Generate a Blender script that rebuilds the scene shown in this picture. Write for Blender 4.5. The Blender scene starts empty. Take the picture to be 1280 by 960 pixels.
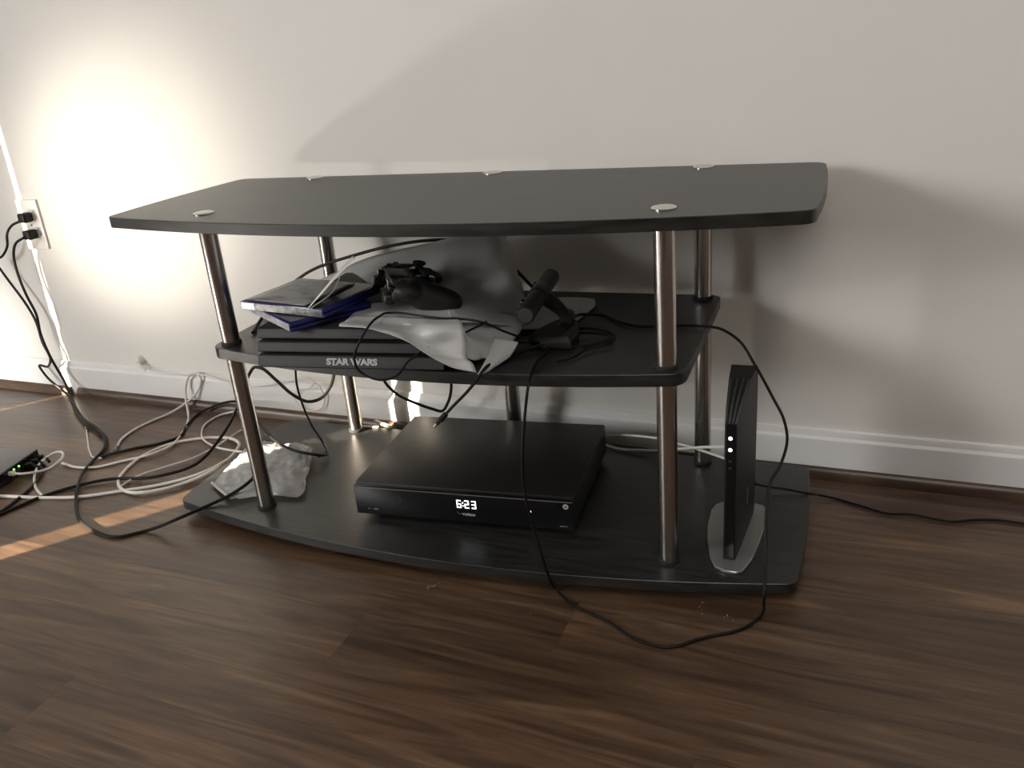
import bpy, bmesh, math, random
from mathutils import Vector, Matrix, noise
random.seed(7)
C = bpy.context.scene.collection
PI = math.pi
R = math.radians

# ------------------------------------------------------------------ camera, light, exposure
def look_matrix(loc, yaw, pitch, roll):
    fw = Vector((math.sin(yaw)*math.cos(pitch), math.cos(yaw)*math.cos(pitch), -math.sin(pitch)))
    r0 = Vector((math.cos(yaw), -math.sin(yaw), 0)); u0 = r0.cross(fw)
    r = math.cos(roll)*r0 + math.sin(roll)*u0
    u = -math.sin(roll)*r0 + math.cos(roll)*u0
    m = Matrix((r, u, -fw)).transposed().to_4x4(); m.translation = Vector(loc)
    return m
cam = bpy.data.cameras.new('camera'); camo = bpy.data.objects.new('camera', cam); C.objects.link(camo)
camo.matrix_world = look_matrix((0.57434, -1.07157, 0.73949), -0.390998, 0.385938, -0.0885393)
cam.sensor_fit = 'HORIZONTAL'; cam.sensor_width = 36.0
cam.lens = 1065.65/1280*36.0; cam.clip_start = 0.02
sc = bpy.context.scene
sc.camera = camo
sc.view_settings.view_transform = 'Standard'; sc.view_settings.look = 'None'
sc.view_settings.exposure = 0.0; sc.view_settings.gamma = 1.0; sc.view_settings.use_curve_mapping = False
sc.cycles.use_denoising = True
sc.cycles.max_bounces = 10; sc.cycles.diffuse_bounces = 5; sc.cycles.glossy_bounces = 5
sc.cycles.transparent_max_bounces = 16
sc.cycles.sample_clamp_indirect = 6.0

w = bpy.data.worlds.new('world'); sc.world = w; w.use_nodes = True
bg = w.node_tree.nodes['Background']; bg.inputs[0].default_value = (0.75, 0.85, 1.0, 1); bg.inputs[1].default_value = 1.0

def lamp(name, kind, loc, target, energy, color, **kw):
    l = bpy.data.lights.new(name, kind); l.energy = energy; l.color = color
    for k, v in kw.items(): setattr(l, k, v)
    o = bpy.data.objects.new(name, l); C.objects.link(o); o.location = loc
    o.rotation_euler = (Vector(target)-Vector(loc)).to_track_quat('-Z', 'Y').to_euler()
    return o
SUN_AZ = R(40); SUN_T = 0.30
sd = Vector((math.sin(SUN_AZ), math.cos(SUN_AZ), -SUN_T))
lamp('sun', 'SUN', (-5, -5, 3), Vector((-5, -5, 3))+sd, 46.0, (1.0, 0.86, 0.68), angle=R(0.12))
lamp('window_light', 'AREA', (-3.85, -3.55, 1.95), (0.1, 0.35, 0.35), 190.0, (1.0, 0.99, 0.965), shape='RECTANGLE', size=1.5, size_y=1.5)
lamp('overhead_fill', 'AREA', (0.9, -1.5, 2.40), (0.9, -1.5, 0), 26.0, (1.0, 0.955, 0.92), shape='DISK', size=1.6)  # added soft fill for overhead ambient, no real fixture known there
lamp('floor_glint', 'SPOT', (-1.62, -0.86, -0.02), (-0.20, 0.43, 0.66), 27.0, (1.0, 0.95, 0.86), spot_size=R(72), spot_blend=1.0, shadow_soft_size=0.05)
lamp('floor_glint_bright', 'SPOT', (-2.0, -1.48, -0.02), (-0.955, 0.43, 0.45), 420.0, (1.0, 0.92, 0.79), spot_size=R(19.5), spot_blend=1.0, shadow_soft_size=0.11)
lamp('floor_glint_low', 'SPOT', (-2.0, -1.48, -0.02), (-1.62, 0.43, 0.06), 320.0, (1.0, 0.95, 0.87), spot_size=R(19), spot_blend=1.0, shadow_soft_size=0.08)

# ------------------------------------------------------------------ helpers
def tag(o, label=None, cat=None, group=None, kind=None):
    if label: o['label'] = label
    if cat: o['category'] = cat
    if group: o['group'] = group
    if kind: o['kind'] = kind
    return o
def thing(name, label, cat, loc=(0, 0, 0), rot=(0, 0, 0), group=None):
    o = bpy.data.objects.new(name, None); C.objects.link(o)
    o.location = loc; o.rotation_euler = rot; o.empty_display_size = 0.02
    return tag(o, label, cat, group)
def obj(name, bm, m, parent=None, smooth=True, angle=40, loc=None, rot=None):
    bmesh.ops.recalc_face_normals(bm, faces=bm.faces)
    me = bpy.data.meshes.new(name); bm.to_mesh(me); bm.free()
    if m: me.materials.append(m)
    if smooth:
        for p in me.polygons: p.use_smooth = True
        try: me.set_sharp_from_angle(angle=R(angle))
        except Exception: pass
    o = bpy.data.objects.new(name, me); C.objects.link(o)
    if parent: o.parent = parent
    if loc: o.location = loc
    if rot: o.rotation_euler = rot
    return o
def BM(): return bmesh.new()
def box(bm, lo, hi, bev=0, seg=2, M=None):
    r = bmesh.ops.create_cube(bm, size=1)
    vs = r['verts']; lo = Vector(lo); hi = Vector(hi)
    for v in vs:
        v.co = Vector((lo[i]+(v.co[i]+0.5)*(hi[i]-lo[i]) for i in range(3)))
    if bev:
        es = list({e for v in vs for e in v.link_edges})
        q = bmesh.ops.bevel(bm, geom=es, offset=bev, segments=seg, profile=0.5, affect='EDGES', clamp_overlap=True)
        vs = [v for v in q['verts']]
        fs = set(q['faces']); 
        vs = list({v for f in fs for v in f.verts} | set(v for v in vs if v.is_valid))
    if M is not None:
        for v in vs: v.co = M @ v.co
    return bm
def cyl(bm, p0, p1, r0, r1=None, n=24, cap=True):
    r1 = r0 if r1 is None else r1
    return lathe(bm, p0, p1, [(0, r0), (1, r1)], n, cap)
def frame_for(d):
    d = d.normalized(); a = Vector((0, 0, 1)) if abs(d.z) < 0.9 else Vector((1, 0, 0))
    x = a.cross(d).normalized(); return x, d.cross(x)
def lathe(bm, p0, p1, prof, n=24, cap=True):
    """profile of (t along the axis 0..1, radius)"""
    p0 = Vector(p0); p1 = Vector(p1); x, y = frame_for(p1-p0); rings = []
    for t, r in prof:
        c = p0.lerp(p1, t)
        rings.append([bm.verts.new(c + r*(math.cos(2*PI*k/n)*x + math.sin(2*PI*k/n)*y)) for k in range(n)])
    for a, b in zip(rings, rings[1:]):
        for k in range(n): bm.faces.new((a[k], a[(k+1) % n], b[(k+1) % n], b[k]))
    if cap:
        bm.faces.new(rings[0]); bm.faces.new(rings[-1])
    return bm
def ball(bm, c, r, n=16):
    g = bmesh.ops.create_uvsphere(bm, u_segments=n, v_segments=max(6, n//2), radius=1)
    r = r if isinstance(r, (tuple, list)) else (r, r, r)
    for v in g['verts']: v.co = Vector(c)+Vector((v.co.x*r[0], v.co.y*r[1], v.co.z*r[2]))
    return bm
def prism(bm, pts, layers):
    """closed outline pts (x,y); layers of (z, inset) from bottom to top"""
    n = len(pts); P = [Vector(p) for p in pts]
    area = sum(P[i].x*P[(i+1) % n].y-P[(i+1) % n].x*P[i].y for i in range(n))
    s = 1 if area > 0 else -1
    nor = []
    for i in range(n):
        a = (P[i]-P[i-1]).normalized(); b = (P[(i+1) % n]-P[i]).normalized()
        t = (a+b).normalized(); nor.append(Vector((-t.y, t.x))*s)
    rings = [[bm.verts.new((P[i].x+nor[i].x*ins, P[i].y+nor[i].y*ins, z)) for i in range(n)] for z, ins in layers]
    for a, b in zip(rings, rings[1:]):
        for k in range(n): bm.faces.new((a[k], a[(k+1) % n], b[(k+1) % n], b[k]))
    bm.faces.new(rings[0]); bm.faces.new(rings[-1])
    return bm
def crom(P, sub):
    P = [Vector(p) for p in P]; out = []
    for i in range(len(P)-1):
        a = P[i-1] if i else P[0]*2-P[1]; b = P[i]; c = P[i+1]; d = P[i+2] if i+2 < len(P) else P[-1]*2-P[-2]
        # centripetal-ish (chord-length tangents)
        l0 = max((b-a).length, 1e-5); l1 = max((c-b).length, 1e-5); l2 = max((d-c).length, 1e-5)
        m1 = ((b-a)/l0*l1+(c-b)/l1*l0)/(l0+l1)*l1; m2 = ((c-b)/l1*l2+(d-c)/l2*l1)/(l1+l2)*l1
        for k in range(sub):
            t = k/sub; t2 = t*t; t3 = t2*t
            out.append(b*(2*t3-3*t2+1)+m1*(t3-2*t2+t)+c*(-2*t3+3*t2)+m2*(t3-t2))
    out.append(P[-1]); return out
def tube(bm, P, r, n=8, sub=6, smooth=True):
    P = crom(P, sub) if smooth else [Vector(p) for p in P]
    up = None; rings = []
    for i, p in enumerate(P):
        d = (P[min(i+1, len(P)-1)]-P[max(i-1, 0)]).normalized()
        if up is None: x, y = frame_for(d)
        else:
            x = up-d*up.dot(d); x.normalize(); y = d.cross(x)
        up = x
        rr = r(i/(len(P)-1)) if callable(r) else r
        rings.append([bm.verts.new(p+rr*(math.cos(2*PI*k/n)*x+math.sin(2*PI*k/n)*y)) for k in range(n)])
    for a, b in zip(rings, rings[1:]):
        for k in range(n): bm.faces.new((a[k], a[(k+1) % n], b[(k+1) % n], b[k]))
    bm.faces.new(rings[0]); bm.faces.new(rings[-1])
    return bm
def patch(bm, rows, sub=6, amp=0.0, scale=30.0, ridge=False, seed=0.0, sheet_n=None):
    rows = [crom(r, sub) for r in rows]
    cols = [crom([r[i] for r in rows], sub) for i in range(len(rows[0]))]
    nu = len(cols); nv = len(cols[0])
    g = [[Vector(cols[i][j]) for j in range(nv)] for i in range(nu)]
    V = []
    for i in range(nu):
        col = []
        for j in range(nv):
            du = g[min(i+1, nu-1)][j]-g[max(i-1, 0)][j]; dv = g[i][min(j+1, nv-1)]-g[i][max(j-1, 0)]
            nn = du.cross(dv); nn = nn.normalized() if nn.length > 1e-12 else Vector((0, 0, 1))
            if nn.z < 0: nn = -nn
            q = g[i][j]*scale+Vector((seed, seed*1.7, 0))
            h = noise.noise(q)+0.5*noise.noise(q*2.1)
            if ridge: h = 1-abs(noise.noise(q))*2.2 + 0.6*(1-abs(noise.noise(q*2.3))*2.2)
            col.append(bm.verts.new(g[i][j]+nn*h*amp))
        V.append(col)
    for i in range(nu-1):
        for j in range(nv-1): bm.faces.new((V[i][j], V[i+1][j], V[i+1][j+1], V[i][j+1]))
    return bm
def copy_of(src, parent=None, **kw):
    o = src.copy(); C.objects.link(o)
    if parent is not None: o.parent = parent
    for k, v in kw.items(): setattr(o, k, v)
    return o
def text_mesh(name, s, size, m, parent, M, extrude=0.0003, offset=0.0, shear=0.0, space=1.0, sx=1.0):
    cu = bpy.data.curves.new(name, 'FONT'); cu.body = s; cu.size = size; cu.extrude = extrude
    cu.offset = offset; cu.shear = shear; cu.space_character = space; cu.align_x = 'CENTER'; cu.align_y = 'CENTER'
    t = bpy.data.objects.new(name, cu); C.objects.link(t)
    bpy.context.view_layer.update()
    me = bpy.data.meshes.new_from_object(t.evaluated_get(bpy.context.evaluated_depsgraph_get()))
    bpy.data.objects.remove(t); bpy.data.curves.remove(cu)
    me.transform(M @ Matrix.Diagonal((sx, 1, 1, 1))); me.materials.clear(); me.materials.append(m)
    o = bpy.data.objects.new(name, me); C.objects.link(o); o.parent = parent
    return o

# ------------------------------------------------------------------ materials
def mat(name, color, rough=0.5, metal=0.0, spec=0.5, coat=0.0, emit=None, estr=0.0, trans=0.0):
    m = bpy.data.materials.new(name); m.use_nodes = True
    b = m.node_tree.nodes['Principled BSDF']
    b.inputs['Base Color'].default_value = (*color, 1); b.inputs['Roughness'].default_value = rough
    b.inputs['Metallic'].default_value = metal; b.inputs['Specular IOR Level'].default_value = spec
    b.inputs['Coat Weight'].default_value = coat
    if emit:
        b.inputs['Emission Color'].default_value = (*emit, 1); b.inputs['Emission Strength'].default_value = estr
    return m
def nodes(m): return m.node_tree.nodes, m.node_tree.links, m.node_tree.nodes['Principled BSDF']
def add_noise(m, scale, c0, c1, stretch=(1, 1, 1), rough=None, bump=0.0, detail=4.0, p0=0.3, p1=0.7, obj_random=False):
    N, L, b = nodes(m)
    tc = N.new('ShaderNodeTexCoord'); mp = N.new('ShaderNodeMapping'); mp.inputs['Scale'].default_value = stretch
    L.new(tc.outputs['Object'], mp.inputs['Vector'])
    nz = N.new('ShaderNodeTexNoise'); nz.inputs['Scale'].default_value = scale; nz.inputs['Detail'].default_value = detail
    L.new(mp.outputs['Vector'], nz.inputs['Vector'])
    cr = N.new('ShaderNodeValToRGB'); cr.color_ramp.elements[0].position = p0; cr.color_ramp.elements[1].position = p1
    cr.color_ramp.elements[0].color = (*c0, 1); cr.color_ramp.elements[1].color = (*c1, 1)
    L.new(nz.outputs['Fac'], cr.inputs['Fac']); L.new(cr.outputs['Color'], b.inputs['Base Color'])
    if rough:
        mr = N.new('ShaderNodeMapRange'); mr.inputs['To Min'].default_value = rough[0]; mr.inputs['To Max'].default_value = rough[1]
        L.new(nz.outputs['Fac'], mr.inputs['Value']); L.new(mr.outputs['Result'], b.inputs['Roughness'])
    if bump:
        bp = N.new('ShaderNodeBump'); bp.inputs['Strength'].default_value = bump; bp.inputs['Distance'].default_value = 0.001
        L.new(nz.outputs['Fac'], bp.inputs['Height']); L.new(bp.outputs['Normal'], b.inputs['Normal'])
    return m
M = {}
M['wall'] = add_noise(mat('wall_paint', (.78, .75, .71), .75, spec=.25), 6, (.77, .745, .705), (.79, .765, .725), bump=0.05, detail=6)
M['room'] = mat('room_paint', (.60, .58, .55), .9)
M['room_dark'] = mat('room_paint_dark', (.30, .27, .25), .9)
M['ceiling'] = mat('ceiling_paint', (.70, .69, .67), .9)
M['white_trim'] = add_noise(mat('trim_paint', (.82, .81, .79), .45), 12, (.75, .745, .73), (.78, .775, .76))
M['black_wood'] = add_noise(mat('black_laminate', (.02, .02, .02), .42, spec=.62), 9, (.006, .006, .0056), (.026, .025, .023), stretch=(1.2, 14, 14), rough=(.33, .43), bump=.12, detail=8)
M['steel'] = add_noise(mat('brushed_steel', (.55, .52, .49), .24, metal=1.0), 40, (.50, .47, .44), (.60, .57, .53), stretch=(14, 14, .6), rough=(.20, .30))
M['chrome'] = mat('satin_chrome', (.72, .71, .69), .22, metal=1.0)
M['black_plastic'] = add_noise(mat('black_plastic', (.012, .012, .012), .45), 60, (.007, .007, .007), (.010, .010, .010), rough=(.40, .52))
M['matte_black'] = add_noise(mat('matte_black_plastic', (.016, .016, .016), .55), 80, (.009, .009, .009), (.013, .013, .013), rough=(.5, .62))
M['gloss_black'] = mat('gloss_black', (.006, .006, .007), .12)
M['console_black'] = add_noise(mat('console_black', (.02, .02, .021), .5), 90, (.009, .009, .0095), (.014, .014, .0145), rough=(.45, .55))
M['cable_black'] = mat('cable_black', (.005, .0045, .004), .5, spec=.25)
M['cable_white'] = mat('cable_white', (.72, .69, .64), .45)
M['beige'] = mat('beige_plastic', (.74, .66, .52), .5)
M['grey_plastic'] = mat('grey_plastic', (.16, .155, .15), .5)
M['logo_grey'] = mat('logo_grey', (.42, .42, .42), .5)
M['logo_dim'] = mat('logo_dim', (.16, .16, .165), .5)
M['silver'] = mat('silver_plastic', (.34, .34, .33), .30, metal=.7)
M['digit'] = mat('lit_digit', (.8, .9, 1), .4, emit=(.86, .93, 1), estr=2.2)
M['led_white'] = mat('lit_led', (.9, .92, 1), .4, emit=(.93, .95, 1), estr=2.5)
M['led_green'] = mat('lit_green', (.2, .9, .1), .4, emit=(.25, 1, .12), estr=2.2)
M['rubber'] = mat('rubber', (.012, .012, .012), .8)
M['paper'] = mat('paper', (.78, .78, .76), .6)
M['plate'] = mat('outlet_white', (.84, .82, .78), .4)
M['slot'] = mat('outlet_slot', (.03, .03, .03), .6)
M['dust'] = mat('dust', (.30, .27, .24), .9)
M['blue_case'] = mat('blue_case', (.016, .022, .135), .2)
_b = M['blue_case'].node_tree.nodes['Principled BSDF']; _b.inputs['Transmission Weight'].default_value = .15
M['spine'] = add_noise(mat('spine_print', (.6, .6, .62), .3), 60, (.30, .30, .33), (.66, .66, .68), stretch=(1, 1, 1))
M['spine_dark'] = add_noise(mat('spine_print_dark', (.1, .1, .1), .3), 90, (.03, .03, .035), (.22, .21, .21))
M['spine_white'] = mat('spine_header', (.70, .72, .86), .3)
M['cover_dark'] = add_noise(mat('cover_dark', (.05, .05, .05), .22), 26, (.012, .012, .013), (.07, .068, .066), detail=6)
M['cover_grey'] = add_noise(mat('cover_grey', (.3, .3, .3), .28), 22, (.10, .098, .095), (.30, .295, .285), stretch=(1, 1.8, 1), detail=5, p0=.36, p1=.56)

def sheet_mat(name, col, rough, transl, alpha=1.0, bump=0.0, bscale=60):
    m = mat(name, col, rough); N, L, b = nodes(m); out = N['Material Output']
    tr = N.new('ShaderNodeBsdfTranslucent'); tr.inputs['Color'].default_value = (*col, 1)
    mx = N.new('ShaderNodeMixShader'); mx.inputs[0].default_value = transl
    L.new(b.outputs[0], mx.inputs[1]); L.new(tr.outputs[0], mx.inputs[2]); last = mx
    if alpha < 1:
        tp = N.new('ShaderNodeBsdfTransparent'); tp.inputs['Color'].default_value = (.93, .93, .93, 1)
        m2 = N.new('ShaderNodeMixShader'); m2.inputs[0].default_value = alpha
        L.new(tp.outputs[0], m2.inputs[1]); L.new(mx.outputs[0], m2.inputs[2]); last = m2
    L.new(last.outputs[0], out.inputs['Surface'])
    if bump:
        tc = N.new('ShaderNodeTexCoord'); nz = N.new('ShaderNodeTexNoise'); nz.inputs['Scale'].default_value = bscale
        nz.inputs['Detail'].default_value = 5
        L.new(tc.outputs['Object'], nz.inputs['Vector'])
        bp = N.new('ShaderNodeBump'); bp.inputs['Strength'].default_value = bump; bp.inputs['Distance'].default_value = .003
        L.new(nz.outputs['Fac'], bp.inputs['Height']); L.new(bp.outputs['Normal'], b.inputs['Normal'])
    return m
M['bag'] = sheet_mat('milky_plastic', (.66, .66, .65), .38, .30, bump=.25, bscale=34)
M['clear_bag'] = sheet_mat('clear_plastic', (.66, .66, .65), .22, .25, alpha=.55, bump=.6, bscale=70)

def wood(name, seam=False):
    m = mat(name, (.1, .06, .04), .38, spec=.5); N, L, b = nodes(m)
    tc = N.new('ShaderNodeTexCoord'); oi = N.new('ShaderNodeObjectInfo')
    off = N.new('ShaderNodeVectorMath'); off.operation = 'SCALE'
    cmb = N.new('ShaderNodeCombineXYZ'); 
    ml = N.new('ShaderNodeMath'); ml.operation = 'MULTIPLY'; ml.inputs[1].default_value = 37.0
    L.new(oi.outputs['Random'], ml.inputs[0])
    for i in range(3): L.new(ml.outputs[0], cmb.inputs[i])
    add = N.new('ShaderNodeVectorMath'); add.operation = 'ADD'
    L.new(tc.outputs['Object'], add.inputs[0]); L.new(cmb.outputs[0], add.inputs[1])
    def noise_at(scale, stretch, detail, dist=0.0):
        mp = N.new('ShaderNodeMapping'); mp.inputs['Scale'].default_value = stretch
        L.new(add.outputs[0], mp.inputs['Vector'])
        nz = N.new('ShaderNodeTexNoise'); nz.inputs['Scale'].default_value = scale; nz.inputs['Detail'].default_value = detail
        nz.inputs['Distortion'].default_value = dist
        L.new(mp.outputs['Vector'], nz.inputs['Vector']); return nz
    big = noise_at(1.5, (1.0, 6.0, 1.0), 2.5, 1.6)
    fine = noise_at(2.6, (1.0, 13.0, 1.0), 6.0, 2.0)
    pore = noise_at(16.0, (1.0, 22.0, 1.0), 4.0)
    cr = N.new('ShaderNodeValToRGB'); e = cr.color_ramp.elements
    e[0].position = .34; e[0].color = (.040, .0225, .0135, 1)
    e[1].position = .68; e[1].color = (.172, .105, .060, 1)
    x = e.new(.46); x.color = (.074, .043, .025, 1)
    x = e.new(.57); x.color = (.112, .067, .039, 1)
    mixf = N.new('ShaderNodeMix'); mixf.data_type = 'FLOAT'; mixf.inputs[0].default_value = .62
    L.new(big.outputs['Fac'], mixf.inputs[2]); L.new(fine.outputs['Fac'], mixf.inputs[3])
    L.new(mixf.outputs[0], cr.inputs['Fac'])
    hv = N.new('ShaderNodeHueSaturation')
    mr = N.new('ShaderNodeMapRange'); mr.inputs['To Min'].default_value = .88; mr.inputs['To Max'].default_value = 1.14
    L.new(oi.outputs['Random'], mr.inputs['Value']); L.new(mr.outputs['Result'], hv.inputs['Value'])
    L.new(cr.outputs['Color'], hv.inputs['Color'])
    mm = N.new('ShaderNodeMix'); mm.data_type = 'RGBA'; mm.blend_type = 'MULTIPLY'; mm.inputs[0].default_value = .5
    pr = N.new('ShaderNodeValToRGB'); pr.color_ramp.elements[0].position = .38; pr.color_ramp.elements[1].position = .55
    pr.color_ramp.elements[0].color = (.70, .66, .63, 1); pr.color_ramp.elements[1].color = (1, 1, 1, 1)
    L.new(pore.outputs['Fac'], pr.inputs['Fac'])
    L.new(hv.outputs['Color'], mm.inputs[6]); L.new(pr.outputs['Color'], mm.inputs[7])
    L.new(mm.outputs[2], b.inputs['Base Color'])
    mr2 = N.new('ShaderNodeMapRange'); mr2.inputs['To Min'].default_value = .30; mr2.inputs['To Max'].default_value = .42
    L.new(fine.outputs['Fac'], mr2.inputs['Value']); L.new(mr2.outputs['Result'], b.inputs['Roughness'])
    bp = N.new('ShaderNodeBump'); bp.inputs['Strength'].default_value = .10; bp.inputs['Distance'].default_value = .0008
    L.new(fine.outputs['Fac'], bp.inputs['Height']); L.new(bp.outputs['Normal'], b.inputs['Normal'])
    return m
M['wood'] = wood('walnut_laminate')
M['wood_dark'] = mat('floor_joint', (.05, .03, .02), .6)

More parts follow.
